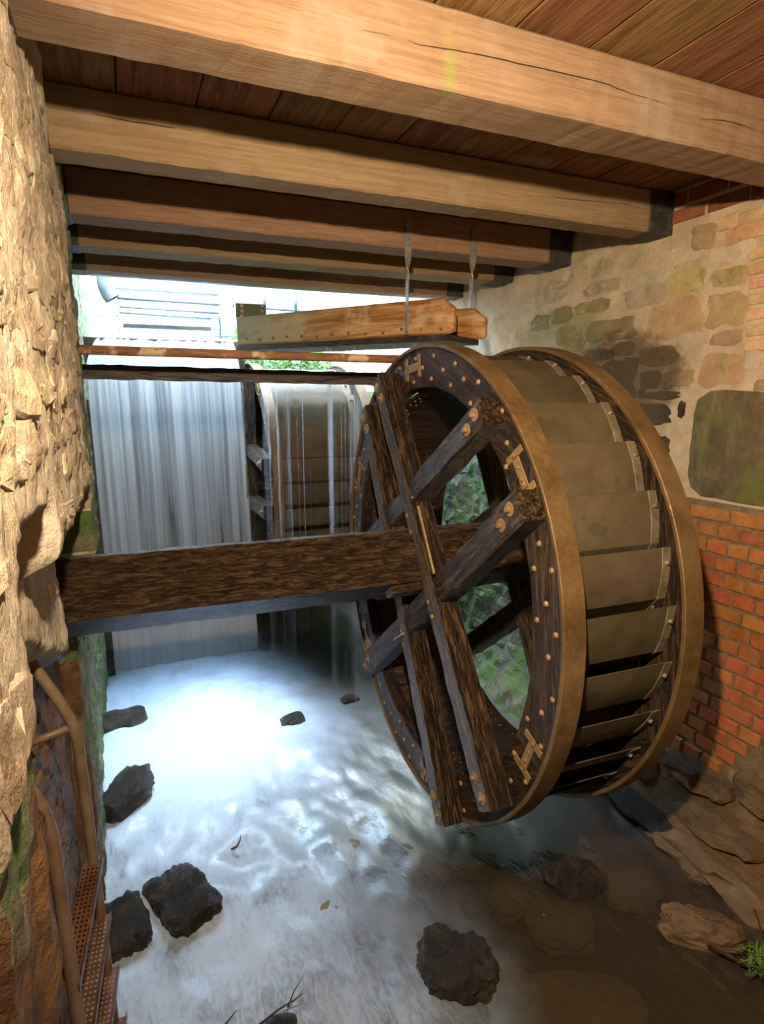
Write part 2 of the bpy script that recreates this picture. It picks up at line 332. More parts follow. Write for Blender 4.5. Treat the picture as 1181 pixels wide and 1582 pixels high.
def fall_mat(name, sx, zt, zb, a_top, a_bot, lo, hi, col=(.80, .88, .97), amin=.30):
    t = NT(name); xyz = t.sep(t.coord(rand=False))
    v = t.n('ShaderNodeCombineXYZ'); t.set(v.inputs[0], t.math('MULTIPLY', xyz[0], sx)); t.set(v.inputs[1], t.math('MULTIPLY', xyz[1], .6)); t.set(v.inputs[2], t.math('MULTIPLY', xyz[2], .12))
    n1 = t.noise(v.outputs[0], 1.0, 3, .55); n2 = t.noise(v.outputs[0], 4.0, 3, .6)
    s = t.math('ADD', t.math('MULTIPLY', n1, .7), t.math('MULTIPLY', n2, .3))
    grad = t.step(xyz[2], zb, zt, a_bot, a_top)
    al = t.math('MULTIPLY', t.step(s, lo, hi, amin, 1.0), grad)
    if a_top >= .9: # solid sheet at the lip, spray at the foot
        al = t.math('ADD', al, t.step(xyz[2], zt-.1, zt+.35, 0, .6), True)
        al = t.math('MAXIMUM', al, t.math('MULTIPLY', t.step(xyz[2], -1.2, -2.3), t.step(s, .1, .8, .7, .9)))
    sh = tshader(t, diff(t, col), transl(t, col), .55)
    return t.done(tshader(t, transp(t, (1, 1, 1)), sh, al))
M['fall'] = fall_mat('falling_water', 7.0, .2, -2.6, .97, .55, .30, .66, (.95, .97, .99), .25)
M['drip'] = fall_mat('thin_falling_water', 26.0, .4, -1.6, .4, .06, .44, .66, amin=.05)
t = NT('spray_foam'); xyz = t.sep(t.coord('Generated', rand=False))
r2 = t.math('SQRT', t.math('ADD', t.math('POWER', t.math('SUBTRACT', xyz[0], .5), 2), t.math('POWER', t.math('SUBTRACT', xyz[1], .5), 2)))
al = t.math('MULTIPLY', t.step(r2, .46, .0), t.step(t.noise(t.coord(rand=False), 4, 4), .2, .6, .55, 1.0))
M['foam'] = t.done(tshader(t, transp(t, (1, 1, 1)), tshader(t, diff(t, (.86, .92, .98)), transl(t, (.86, .92, .98)), .4), t.math('MULTIPLY', al, .9)))

# ------------------------------------------------------------------ surfaces of the setting
ZW = -2.80          # water level
XR = 3.25           # right wall plane
ZB, ZC = 1.0, 1.245 # beam underside, ceiling boards

def sm(a, b, x):
    k = max(0, min(1, (x-a)/(b-a))); return k*k*(3-2*k)
def xl(y, z):
    """left wall face (x) as a function of depth and height"""
    if y < .75: return -.2 - .5*sm(.75, .55, y)
    base = -.20 - .13*sm(3.4, 4.6, y)
    top = -.27 if y < 1.75 else -.45
    if y > 3.25: top = -.8
    rec = base
    if y > 1.13:
        rec = -.30 if y < 2.62 else -.42
        zb_ = -.60 - .42*(y-1.69)/.91
        rec -= .12*sm(zb_, zb_-.08, z) if y < 2.62 else 0
        rec = min(rec, base)
        k = sm(top+.035, top-.035, z)*sm(1.13, 1.19, y + .05*mn.noise((z*4, 1, 1)))
        if y > 3.25: k *= .6
        base = base + (rec-base)*k
    if y < 1.2 and z < -.6: base -= .05*sm(-.6, -1.6, z)
    return base
def lnoise(y, z, a=1.0):
    p = V(1.3, y*2.2, z)
    return a*(.016*fb(p, 2.2, 3) + .012*mn.noise(p*7.0) + .010*abs(mn.noise(p*4.5)) + .010*abs(mn.noise(p*13)) - .030*max(0, mn.noise(p*8.5+V(3, 1, 7))-.22) + .006*mn.noise(p*21) + .004*mn.noise(p*37))
def lsurf(y, z, h=0.0): return V(xl(y, z) + lnoise(y, z) + h, y, z)
def rx(y, z):
    x = XR
    x -= .34*sm(-2.15, -2.95, z)*sm(5.5, 4.0, y)
    return x
def rsurf(y, z, h=0.0):
    a = .006 if z > -.65 else .004
    if z < -2.2 or y > 3.3: a = .03
    e = .022*mn.noise((y*9, z*9, 1)) + .012*mn.noise((y*22, z*22, 4)) if y > 3.3 else 0
    return V(rx(y, z) - h - a*fb((7.1, y*1.3, z*1.3), 3, 3) - e, y, z)

def grid(name, mat, us, vs, fn, matfn=None, smooth=True):
    m = MB(); nu, nv = len(us), len(vs); m.v = [tuple(fn(u, v)) for u in us for v in vs]
    for i in range(nu-1):
        for j in range(nv-1):
            a = i*nv+j; m.f.append((a, a+1, a+nv+1, a+nv)); m.m.append(matfn((us[i]+us[i+1])/2, (vs[j]+vs[j+1])/2) if matfn else 0)
    return m.build(name, mat, None, smooth, fix=False)
def frange(a, b, s):
    n = max(1, round((b-a)/s)); return [a+(b-a)*i/n for i in range(n+1)]

def lmat(y, z):
    j = .25*fb((y*3, z*3, 2.2), 1, 3)
    if y + j > 3.3: return 1
    if y < 1.3 and z + .6*j < -.55: return 2 if z + .8*j < -.72 else 1
    if z + .3*j < -1.0 and y > 1.15: return 2
    if z + j < -2.0: return 2
    return 0
wl = grid('wall_left', [M['lmortar'], M['lmoss'], M['ldark']], frange(-2.4, .8, .2)[:-1] + frange(.8, 3.6, .016)[:-1] + frange(3.6, 9.0, .08), frange(-3.2, -1.4, .04)[:-1] + frange(-1.4, 1.30, .016), lsurf, lmat)
structure(wl, 'rough cream rubble stone wall beside the stream')
def rmat(y, z):
    if y + .2*fb((y*3, z*3, 1.0), 1, 2) > 3.35 and z < .08: return 2
    if z < -.63 and z > -2.35 + .15*fb((y*2, 3, 1), 1, 2): return 1
    if z <= -.63: return 3
    return 0
wr = grid('wall_right', [M['rmortar'], M['rbmortar'], M['pitrock'], M['footing']], frange(-2.4, 1.2, .3)[:-1] + frange(1.2, 3.3, .05)[:-1] + frange(3.3, 5.6, .04)[:-1] + frange(5.6, 9.0, .1), frange(-3.2, 1.30, .04), rsurf, rmat)
structure(wr, 'right wall of mortared rubble above orange brickwork')

def piece(name, parent, surf, cu, cv, wu, wv, bulge, mat, n=12, p=3.2, rag=.13, sink=.025, rough=.25, skew=0.0, seed=None, fine=False):
    """one proud stone lying in a wall face: irregular rounded outline, uneven dressed face"""
    sd = random.uniform(0, 900) if seed is None else seed
    m = MB(); rings = []
    for k, (rr, hh) in enumerate(((1.0, -sink), (.965, bulge*.45), (.86, bulge), (.66, bulge), (.40, bulge*1.05)) if fine else ((1.0, -sink), (.965, bulge*.45), (.82, bulge), (.42, bulge*1.05))):
        ring = []
        for i in range(n):
            a = 2*math.pi*(i + .5)/n; c_, s_ = math.cos(a), math.sin(a)
            r = 1/((abs(c_)**p + abs(s_)**p)**(1/p)) * (1 + rag*(mn.noise(V(sd, 1.6*c_, 1.6*s_)) + .6*mn.noise(V(sd, 5*c_, 5*s_))))
            u = cu + wu*.5*r*rr*c_; v = cv + wv*.5*r*rr*s_ + skew*(wu*.5*r*rr*c_)
            h = hh*(1 + rough*2.4*mn.noise(V(u*9, v*9, sd))) + (.004*mn.noise(V(u*26, v*26, sd)) if fine else 0) if hh > 0 else hh
            ring.append(surf(u, v, h))
        rings.append(ring)
    m.sweep(rings, True, False)
    m.add([surf(cu, cv, bulge*(1 + rough*2*mn.noise(V(cu*9, cv*9, sd))))] + rings[-1], [(0, 1+i, 1+(i+1) % n) for i in range(n)])
    return m.build(name, mat, parent, 'auto', True)

# left wall: coursed rubble, every stone its own piece
random.seed(11)
z = -2.95
while z < 1.15:
    hgt = random.uniform(.10, .20); y = .80 + random.uniform(0, .15)
    while y < 5.6:
        wdt = random.uniform(.18, .48)
        cy, cz = y + wdt/2, z + hgt/2 + random.uniform(-.015, .015)
        corner = [xl(cy+dy_, cz+dz_) for dy_ in (-wdt*.45, wdt*.45) for dz_ in (-hgt*.45, hgt*.45)]
        beamhit = cz > .93 and any(a-.12 < cy < b+.12 for a, b in ((1.9, 2.14), (2.9, 3.1), (3.85, 4.1), (4.58, 4.83), (5.4, 5.65)))
        shaft = 2.7 < cy < 3.35 and -1.3 < cz < -.55
        if max(corner)-min(corner) < .04 and not beamhit and not shaft and random.random() < .93:
            mi = lmat(cy, cz)
            piece('stone', wl, lambda u, v, h: lsurf(u, v, h), cy, cz, wdt-.025, hgt-.02, random.uniform(.001, .008), (M['lstone'], M['lmoss'], M['ldark'])[mi], 20, 3.4, .28, .02, .8, random.uniform(-.12, .12), None, True)
        y += wdt
    z += hgt

# right wall: individually placed stones (pixel boxes on the wall plane), bricks
def rpiece(x0, y0, x1, y1, key, bulge=.005, n=26, rag=.24, rough=.5, p=4.0):
    a = onX(x0, (y0+y1)/2, XR); b = onX(x1, (y0+y1)/2, XR); mx = (x0+x1)/2
    zt, zb = onX(mx, y0, XR).z, onX(mx, y1, XR).z
    sk = (a.z-b.z)/(a.y-b.y)*.0
    return piece('stone', wr, rsurf, (a.y+b.y)/2, (zt+zb)/2, abs(a.y-b.y), zt-zb, bulge, M['s_'+key], n, p, rag, .02, rough, sk)
random.seed(5)
for a in [(1068,345,1108,388,'tan'),(1020,384,1056,402,'pale'),(1040,403,1088,415,'grey'),(1092,376,1165,404,'pale'),(955,384,1004,412,'grey'),(900,402,950,428,'grey'),
          (870,414,895,432,'pale'),(1037,413,1091,458,'ochre'),(1100,413,1158,442,'ochre'),(984,418,1034,438,'pale'),(900,432,960,456,'grey'),(963,440,1030,474,'grey'),
          (892,463,946,484,'olive'),(1000,462,1088,526,'ochre'),(1091,452,1158,506,'ochre'),(842,432,880,468,'grey'),(856,474,888,500,'olive'),(800,452,838,482,'grey'),
          (860,504,900,534,'olive'),(906,492,986,528,'olive'),(1046,512,1092,536,'pale'),(1098,510,1150,534,'tan'),(932,556,986,622,'dark'),(900,538,944,560,'brown'),(950,528,982,550,'brown'),
          (988,534,1046,566,'brown'),(990,571,1024,602,'dark'),(1028,570,1076,598,'tan'),(1082,545,1150,598,'ochre'),(998,604,1050,618,'dark'),(974,624,1040,657,'dark'),
          (1004,672,1035,704,'dark'),(1048,620,1060,646,'dark'),(820,486,852,512,'olive'),(905,575,932,600,'brown'),(925,540,952,556,'dark'),(962,552,988,572,'dark'),(1000,548,1030,560,'dark'),(985,600,998,616,'dark'),(1024,588,1040,602,'brown'),(955,628,975,660,'dark'),(1150,540,1176,572,'pale'),(870,520,905,545,'olive'),(1110,420,1135,440,'tan'),(1166,585,1190,606,'tan'),(1160,612,1200,624,'pale')]:
    rpiece(*a)
rpiece(1066, 602, 1262, 784, 'mossy', .012, 30, .05, .2, 7)

def brick_mesh(name, l, h, d=.03):
    m = MB(); e = .006; j = lambda: random.uniform(-.003, .003)
    out = [(0, sy*l/2, sz*h/2) for sy, sz in ((-1,-1),(1,-1),(1,1),(-1,1))]
    mid = [(-d*.7, p[1]+j(), p[2]+j()) for p in out]
    fr = [(-d+j()*.7, p[1]*(1-2*e/l)+j(), p[2]*(1-2*e/h)+j()) for p in out]
    m.sweep([out, mid, fr], True, True)
    me = bpy.data.meshes.new(name); me.from_pydata(m.v, [], m.f)
    bm = bmesh.new(); bm.from_mesh(me); bmesh.ops.recalc_face_normals(bm, faces=bm.faces); bm.to_mesh(me); bm.free()
    return me
def brick(me, y, zc_, mat, sink=None):
    o = bpy.data.objects.new('brick', me); COL.objects.link(o); o.parent = wr
    o.location = (rx(y, zc_) + .02 + random.uniform(-.004, .004), y, zc_)
    o.rotation_euler = (random.uniform(-.012, .012), random.uniform(-.01, .01), random.uniform(-.012, .012))
    o.material_slots[0].link = 'OBJECT'; o.material_slots[0].material = mat
    return o
random.seed(3)
PC, HL = .0985, .137
def bset(name, l, h): 
    r = [brick_mesh(name, l, h) for _ in range(4)]
    for me in r: me.materials.append(M['brick'])
    return r
heads = bset('header_brick', HL-.014, PC-.016); strs = bset('stretcher_brick', 2*HL-.014, PC-.016); smalls = bset('quoin_brick', .12, .062)
for i in range(18):
    zc_ = -.655 - PC*(i+.5)
    st = i in (0, 6, 12); L = 2*HL if st else HL
    y = .95 + (i % 2)*HL*.5 + (HL if i == 6 else 0)
    while y < 3.30:
        lim = -2.36 + .42*sm(2.4, 1.7, y) + .05*math.sin(y*11)
        if zc_ > lim: brick(random.choice(strs if st else heads), y+L/2, zc_, M['brick'])
        y += L
for i in range(2):
    y = 1.2 + i*.13
    while y < 2.86: brick(random.choice(strs), y+.135, 1.195-.098*i, M['brickdark']); y += .27
for i, (x, y_) in enumerate(((1172, 390), (1171, 414), (1170, 437), (1169, 461), (1168, 485), (1166, 510), (1164, 534))):
    p = onX(x+4, y_, XR); brick(random.choice(smalls), p.y, p.z, M['brickpale'])
for x, y_, L in ((1126, 343, 0), (1163, 335, 1), (1136, 366, 0), (1172, 354, 1)):
    p = onX(x, y_, XR); brick(random.choice(strs if L else heads), p.y, p.z, M['brickpale'])
# pit part of the right wall, mossy rubble lit by the daylight beyond
random.seed(21); z = -2.9
while z < -.1:
    hgt = random.uniform(.12, .24); y = 3.35 + random.uniform(0, .2)
    while y < 8.0:
        wdt = random.uniform(.16, .42)
        piece('stone', wr, rsurf, y+wdt/2, z+hgt/2, wdt-.03, hgt-.025, random.uniform(.002, .010), M['pitrock'], 18, 3.8, .3, .03, 1.0); y += wdt
    z += hgt
# sloping footing: long slabs
random.seed(8)
for (y, z, a, b, k) in ((3.2,-2.45,.5,.2,'footing'),(2.75,-2.5,.45,.17,'footing'),(2.3,-2.38,.5,.15,'footing'),(1.9,-2.28,.42,.18,'footing'),(1.55,-2.2,.35,.16,'footing'),(2.05,-2.55,.6,.12,'footing'),
                        (1.5,-2.45,.5,.2,'footing'),(2.55,-2.72,.55,.14,'wetrock'),(3.05,-2.7,.5,.16,'wetrock'),(3.55,-2.6,.5,.22,'wetrock'),(2.0,-2.75,.8,.15,'pinkrock'),(1.35,-2.7,.6,.18,'pinkrock'),(2.42,-2.86,.5,.12,'pinkrock')):
    piece('stone', wr, rsurf, y, z, a, b, random.uniform(.04, .08), M[k], 16, 2.6, .16, .03, .5, random.uniform(-.08, .08))

# ceiling boards on joists
cm = MB(); cm.box((1.6, 1.6, 1.33), (5.0, 8.2, .08)); ceil = structure(cm.build('ceiling', M['board']), 'orange brown boarded ceiling over the beams')
random.seed(2)
for i in range(14):
    x0 = .07 - .318*3 + .318*i; m = MB(); dz = random.uniform(0, .006)
    m.box((x0+.159, 1.7, ZC+.0125+dz), (.318-.007, 8.0, .025), None, .004); m.build('board', M['board'], ceil)
# near wall closing the room behind the viewer
m = MB(); m.box((1.4, -2.45, -.9), (5.2, .1, 4.7)); structure(m.build('wall_near', M['rmortar']))
# stream bed
def bedz(x, y): return -3.12 + .10*fb((x*1.1, y*1.1, 0), 1.5, 3) + .05*sm(1.5, .0, y)
structure(grid('floor', M['bed'], frange(-.75, 3.5, .06), frange(-2.4, 9, .08), lambda u, v: V(u, v, bedz(u, v))), 'brown stream bed under the water')
def watz(x, y):
    k = sm(2.4, .6, x); d = math.hypot((x-.45)*.9, y-5.1)
    return ZW + k*(.02*fb((x*2.2, y*1.2, 0), 2, 3)) + .10*math.exp(-(d/.75)**2) + .006*fb((x*3, y*2, 4), 2, 2)
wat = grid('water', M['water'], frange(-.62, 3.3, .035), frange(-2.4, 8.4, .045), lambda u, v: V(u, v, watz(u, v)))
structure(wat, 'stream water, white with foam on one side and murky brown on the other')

# weir and pit walls
m = MB(); m.box((.40, 6.90, -1.42), (1.62, .3, 4.06)); structure(m.build('wall_back', M['weir']), 'dark weir face behind the waterfall')
m = MB(); m.box((1.245, 7.75, -1.32), (.05, 1.9, 3.95)); structure(m.build('wall_pit', M['weir']))
pw = grid('wall_far', M['pitrock'], frange(1.15, 3.3, .1), frange(-3.2, .25, .1), lambda u, v: V(u, 8.42 - .05*fb((u*2, 1, v*2), 2, 3), v)); structure(pw)
random.seed(33); z = -2.9
while z < .15:
    hgt = random.uniform(.15, .26); x = 1.2
    while x < 3.2:
        wdt = random.uniform(.2, .42)
        piece('stone', pw, lambda u, v, h: V(u, 8.42-h, v), x+wdt/2, z+hgt/2, wdt-.03, hgt-.03, random.uniform(.05, .09), M['pitrock'], 9, 3, .16, .02, .4); x += wdt
    z += hgt
m = MB(); m.box((1.5, 11.0, .0), (7.0, 5.1, .5)); structure(m.build('ground', M['soil']), 'bank beyond the wheel pit')
hw = grid('headrace_water', M['fall'], frange(-.2, 1.21, .08), frange(6.79, 9.0, .1), lambda u, v: V(u, v, .635 + .012*fb((u*3, v*2, 0), 2, 2))); structure(hw)

# ------------------------------------------------------------------ ceiling beams
def beam_mesh(x0, x1, y0, y1, z0, z1, n=70, ch=.010, amp=.004):
    rings = []
    for i in range(n+1):
        x = x0 + (x1-x0)*i/n; pts = []
        for (y, z, sy, sz) in ((y0, z0, 1, 0), (y0, z0, 0, 1), (y0, z1, 0, -1), (y0, z1, 1, 0), (y1, z1, -1, 0), (y1, z1, 0, -1), (y1, z0, 0, 1), (y1, z0, -1, 0)):
            q = V(x, y+sy*ch, z+sz*ch)
            w = amp*mn.noise(V(x*9, y*30, z*30)) + amp*1.4*mn.noise(V(x*28, y*31, z*33+5))
            q.z += w if z == z0 else 0; q.y += w*.7
            pts.append(q)
        rings.append(pts)
    return MB().sweep(rings)
BEAMS = [(1.909, 2.133, 'nearest and brightest tan ceiling beam, running across the top of the view'), (2.919, 3.10, 'second tan ceiling beam, with black felt wrapped on both ends'),
         (3.853, 4.08, 'third ceiling beam, the one the two steel straps are screwed to'), (4.59, 4.83, 'fourth ceiling beam, dark between the strap beam and the last beam'),
         (5.42, 5.62, 'last ceiling beam, above the bright opening with the waterfall')]
for i, (a, b, lab) in enumerate(BEAMS):
    root = empty('ceiling_beam', (1.5, (a+b)/2, ZC), lab, 'beam', 'ceiling beams')
    xa, xb = -.205, 3.06 if i else 3.30
    o = beam_mesh(xa, xb, a, b, ZB, ZC-.001).build('beam_timber', M['beam'], root); o.location = -root.location
    for (x0, x1) in ((-.34, xa+.012), (xb-.012, 3.34)):
        m = MB(); m.box(((x0+x1)/2, (a+b)/2, (ZB+ZC)/2-.003), (x1-x0, b-a+.012, ZC-ZB+.004), None, .006)
        o = m.build('felt_wrap', M['wrap'], root); o.location = -root.location

t = NT('dark_crack'); M['crack'] = t.done(t.bsdf((.03, .017, .01), .9))
for Y, pix, nm in ((1.909, ((560, 46), (623, 60), (650, 70), (702, 77), (780, 93), (865, 112), (930, 127), (977, 145), (1020, 158), (1053, 168)), 'ceiling_beam'), (1.909, ((1085, 184), (1119, 186), (1150, 194), (1178, 206)), 'ceiling_beam'),
                   (2.919, ((117, 170), (203, 188), (284, 200), (330, 207)), 'ceiling_beam.001'), (2.919, ((830, 302), (885, 308), (967, 315), (1002, 325)), 'ceiling_beam.001')):
    root = bpy.data.objects[nm]; pts = []
    for i in range(len(pix)-1):
        for k in range(4):
            q = k/4; p = onY(pix[i][0]*(1-q)+pix[i+1][0]*q, pix[i][1]*(1-q)+pix[i+1][1]*q, Y); p.z += .003*mn.noise(V(p.x*25, 1, Y)); pts.append(p)
    m = MB(); m.tube(pts, [.0004 + .0018*math.sin(math.pi*min(1, max(0, i/(len(pts)-1)))) for i in range(len(pts))], 5)
    o = m.build('crack', M['crack'], root); o.location = -root.location

# ------------------------------------------------------------------ water wheel
RO, RI = 1.315, 1.09
wheel = empty('water_wheel', (1.516, 2.944, -1.031), 'front overshot water wheel with dark oak rim, iron tyres and steel buckets', 'water wheel')
wheel.rotation_euler = (0, R(.34), R(-2.44))
HUB = V(0, -.03, .11)
def polar(x, r, a): return V(x, r*math.cos(a), r*math.sin(a))
# felloes: six curved timbers per rim
NF = 6; JA = R(83)
def felloe():
    m = MB(); n = 18; half = math.pi/NF - .0025; rings = []
    for i in range(n+1):
        a = -half + 2*half*i/n
        w = lambda s_: .004*mn.noise(V(a*9, s_, 1.0))
        rings.append([polar(x+w(x*40+r*9), r+w(r*20+x), a) for x, r in ((0, RI+.008), (.008, RI), (.072, RI), (.08, RI+.008), (.08, RO-.016), (0, RO-.016))])
    return m.sweep(rings)
f0 = felloe().build('felloe', M['wheelwood'], wheel, 'auto')
for side in (0, 1):
    for k in range(NF):
        o = f0 if (side == 0 and k == 0) else link('felloe', f0.data, wheel)
        o.location = (.60*side, 0, 0); o.rotation_euler = (JA + math.pi/NF + 2*math.pi/NF*k, 0, 0)
# iron tyres
def tyre():
    m = MB(); n = 128; vs = []; prof = ((-.014, RO-.017), (-.016, RO-.001), (-.012, RO+.003), (.086, RO+.003), (.09, RO-.001), (.088, RO-.017))
    for i in range(n): vs += [polar(x, r, 2*math.pi*i/n) for x, r in prof]
    q = len(prof); m.add(vs, [(i*q+j, i*q+(j+1) % q, ((i+1) % n)*q+(j+1) % q, ((i+1) % n)*q+j) for i in range(n) for j in range(q)]); return m
t0 = tyre().build('iron_tyre', M['tyre'], wheel, 'auto'); t1 = link('iron_tyre', t0.data, wheel); t1.location = (.605, 0, 0)
# sole boards
NB = 32
sb = MB(); h_ = math.pi/NB - .003
sb.sweep([[polar(x, r, a) for r, a in ((RI-.002, -h_), (RI-.022, -h_), (RI-.022, 0), (RI-.022, h_), (RI-.002, h_), (RI-.002, 0))] for x in (.075, .2, .34, .48, .605)])
s0 = sb.build('sole_board', M['solewood'], wheel)
for k in range(NB):
    o = s0 if k == 0 else link('sole_board', s0.data, wheel); o.rotation_euler = (2*math.pi*k/NB, 0, 0)
# nails inside the sole edge (tiny): one part
m = MB()
for k in range(96):
    for x in (.10, .13, .56, .585):
        if random.random() < .8: m.box(polar(x+random.uniform(-.008, .008), RI-.024, 2*math.pi*k/96+random.uniform(-.01, .01)), (.008, .008, .008))
tag(m.build('sole_nails', M['bolt'], wheel), kind='stuff')
# buckets: bent plates with a bolted flange at the back rim
TIP, PH = 1.262, R(3.35)
prof = [(TIP, 0), (1.248, R(3.4)), (1.228, R(6.8)), (1.203, R(10.2)), (1.105, R(15.0))]
bm_ = MB(); rings = []
for x in (.082, .34, .598):
    rings.append([polar(x, r, a) for r, a in prof] + [polar(x, r-.005, a) for r, a in reversed(prof)])
bm_.sweep(rings); b0 = bm_.build('bucket', M['bucket'], wheel, 'auto')
fm = MB(); outer = [polar(.594, r, a) for r, a in prof[:-1]] + [polar(.594, 1.125, R(14))]
inn = [polar(.594, r-.045, a-R(.3)) for r, a in prof[:-1]] + [polar(.594, 1.10, R(12.5))]
off = [polar(.550, r+.002, a) for r, a in prof[:-1]] + [polar(.550, 1.127, R(14))]
fl = MB()
nn = len(outer)
fl.sweep([[o_ + V(0, 0, 0), f_ + V(0, 0, 0), f_ + (o_-f_)*.0 + (o_.normalized()*.004), o_ + o_.normalized()*.004] for o_, f_ in zip(outer, off)])
for r, a in ((1.25, R(3)), (1.205, R(8)), (1.15, R(12.3))):
    c_ = polar(.573, r+.008, a); fl.tube([c_ - c_.normalized()*.01, c_ + c_.normalized()*.008], .010, 8)
f1 = fl.build('flange', M['flange'], b0)
for k in range(NB):
    a = PH + R(11.25)*k
    if k == 0: b0.rotation_euler = (a, 0, 0)
    else:
        o = link('bucket', b0.data, wheel); o.rotation_euler = (a, 0, 0); link('flange', f1.data, o)
# rim bolts
def dome(r, h, n=9):
    m = MB(); rings = []
    for rr, xx in ((1.0, 0), (.95, -h*.5), (.6, -h)):
        rings.append([V(xx, r*rr*math.cos(2*math.pi*i/n), r*rr*math.sin(2*math.pi*i/n)) for i in range(n)])
    m.sweep(rings); return m
d0 = dome(.0135, .009).build('bolt', M['bolt'], wheel)
random.seed(4); first = True
for side in (0, 1):
    for k in range(NB):
        for r, a in ((1.255, 2.5), (1.20, 7.5), (1.13, 12.5)):
            if random.random() < .07: continue
            o = d0 if first else link('bolt', d0.data, wheel); first = False
            p = polar(-.001 if side == 0 else .681, r + random.uniform(-.008, .008), PH + R(11.25*k + a + random.uniform(-.7, .7)))
            o.location = p
            if side: o.rotation_euler = (0, 0, math.pi)
# H-shaped clamp plates over the felloe joints
cl = MB(); L_, w_, th_ = .085, .022, .006
cl.box((-th_/2, 0, 0), (th_, .045, .15)).box((-th_/2, 0, .085), (th_, .125, .032)).box((-th_/2, 0, -.085), (th_, .125, .032))
for q in (-.085, -.03, .03, .085): cl.box((-th_-.003, .0, q), (.008, .013, .013), Matrix.Rotation(.6, 3, 'X'))
c0 = cl.build('clamp_plate', M['clamp'], wheel)
for side in (0, 1):
    for k in range(NF):
        o = c0 if (side == 0 and k == 0) else link('clamp_plate', c0.data, wheel)
        a = JA + 2*math.pi/NF*k; o.location = polar(-.002 if side == 0 else .682, 1.205, a)
        o.rotation_euler = (a, 0, 0) if side == 0 else (a, 0, math.pi)
# clasp arms (measured end points in the wheel plane)
ARMS = [((.45, 1.14), (-.965, -.815), .14, -.118), ((.70, .955), (-.53, -1.215), .13, -.118), ((.735, -.865), (-1.10, .62), .14, -.108), ((1.13, -.22), (-.80, .975), .13, -.108)]
def arm_mesh(L, w, d, seed):
    m = MB(); n = 44; rings = []
    for i in range(n+1):
        s = -L/2 + L*i/n; pts = []
        for (x, y, ex, ey) in ((0, -w/2, 1, 0), (0, -w/2, 0, 1), (0, w/2, 0, -1), (0, w/2, 1, 0), (d, w/2, -1, 0), (d, w/2, 0, -1), (d, -w/2, 0, 1), (d, -w/2, -1, 0)):
            e = .010; q = V(x+ex*e, y+ey*e, s)
            q.x += .006*mn.noise(V(s*7, y*40, seed)) + .004*mn.noise(V(s*25, y*40, seed+3)); q.y += .007*mn.noise(V(s*6, x*40+y*30, seed+7)) + .004*mn.noise(V(s*22, x*40, seed+9))
            pts.append(q)
        rings.append(pts)
    return m.sweep(rings)
wash = MB(); wash.sweep([[V(x, r*math.cos(2*math.pi*i/14), r*math.sin(2*math.pi*i/14)) for i in range(14)] for x, r in ((0, .030), (-.005, .030), (-.007, .026), (-.007, .012), (-.022, .011))])
wash_me = None
for i, (p0, p1, w, x0) in enumerate(ARMS):
    a_, b_ = V(0, *p0), V(0, *p1); L = (a_-b_).length; ang = math.atan2(-(a_-b_).y, (a_-b_).z)
    am = arm_mesh(L, w, .118, i*11.0)
    o = am.build('arm', M['armwood'], wheel, 'auto'); o.location = V(x0, *((a_+b_)/2).yz); o.rotation_euler = (ang, 0, 0)
    o2 = link('arm', o.data, wheel); o2.location = V(.685 + .10 + (x0+.108)*.5 + .015, *((a_+b_)/2).yz); o2.rotation_euler = (ang, 0, 0); o2.scale = (-1, 1, .93)
    for arm in (o, o2):
        for e in (-1, 1):
            for q in (.055, .145):
                if wash_me is None: wo = wash.build('washer_bolt', M['bolt'], arm); wash_me = wo.data
                else: wo = link('washer_bolt', wash_me, arm)
                wo.location = (.002, .012*e*(1 if q < .1 else -1), e*(L/2-q))
        for q in (-.28, -.2, .2, .3):
            wo = link('bolt', d0.data, arm); wo.location = (.002, .04, q)
# square shaft set on edge
def shaft_mesh(x0, x1, s=.292, ang=R(56)):
    m = MB(); n = 90; rings = []
    for i in range(n+1):
        x = x0 + (x1-x0)*i/n; pts = []
        for c4 in range(4):
            for sg in (-1, 1):
                a = ang + math.pi/4 + c4*math.pi/2 + sg*.07
                r = s*.705 + .006*mn.noise(V(x*5, c4*9, sg*3)) + .004*mn.noise(V(x*22, c4*9, sg*3))
                pts.append(V(x, r*math.cos(a), r*math.sin(a)) + HUB)
            a2 = ang + math.pi/4 + c4*math.pi/2 + math.pi/4
            r = s*.5 + .004*mn.noise(V(x*9, c4*5, 4)); pts.append(V(x, r*math.cos(a2), r*math.sin(a2)) + HUB)
        rings.append(pts)
    return m.sweep(rings)
shaft = shaft_mesh(-1.93, 1.80).build('shaft', M['shaftwood'], wheel, 'auto')
# collar timbers and wedges round the shaft at each set of arms
random.seed(14)
d54 = R(56)
uA = V(0, math.cos(d54), math.sin(d54)); uB = V(0, -math.sin(d54), math.cos(d54))
for xs in (-.19, .82):
    for j, (ua, ub, l, hh) in enumerate(((0, .168, .20, .035), (.09, -.175, .10, .05), (-.10, -.18, .10, .055), (-.172, .06, .12, .05), (.172, -.04, .12, .05))):
        c_ = HUB + uA*ua + uB*ub + V(xs + random.uniform(-.03, .03), 0, 0)
        m = MB(); m.box((0, 0, 0), (.20, l if abs(ub) > abs(ua) else hh, hh if abs(ub) > abs(ua) else l), None, .012)
        o = m.build('wedge', M['shaftwood'], wheel); o.location = c_; o.rotation_euler = (d54, random.uniform(-.05, .05), random.uniform(-.05, .05))
# thin iron tie strips beside the crossings
for (p0, p1) in (((-.235, .47), (-.44, .16)), ((-.05, -.31), (.08, -.40))):
    m = MB(); m.tube([V(-.135, *p0), V(-.135, *p1)], .008, 6); m.build('tie_strip', M['bolt'], wheel)
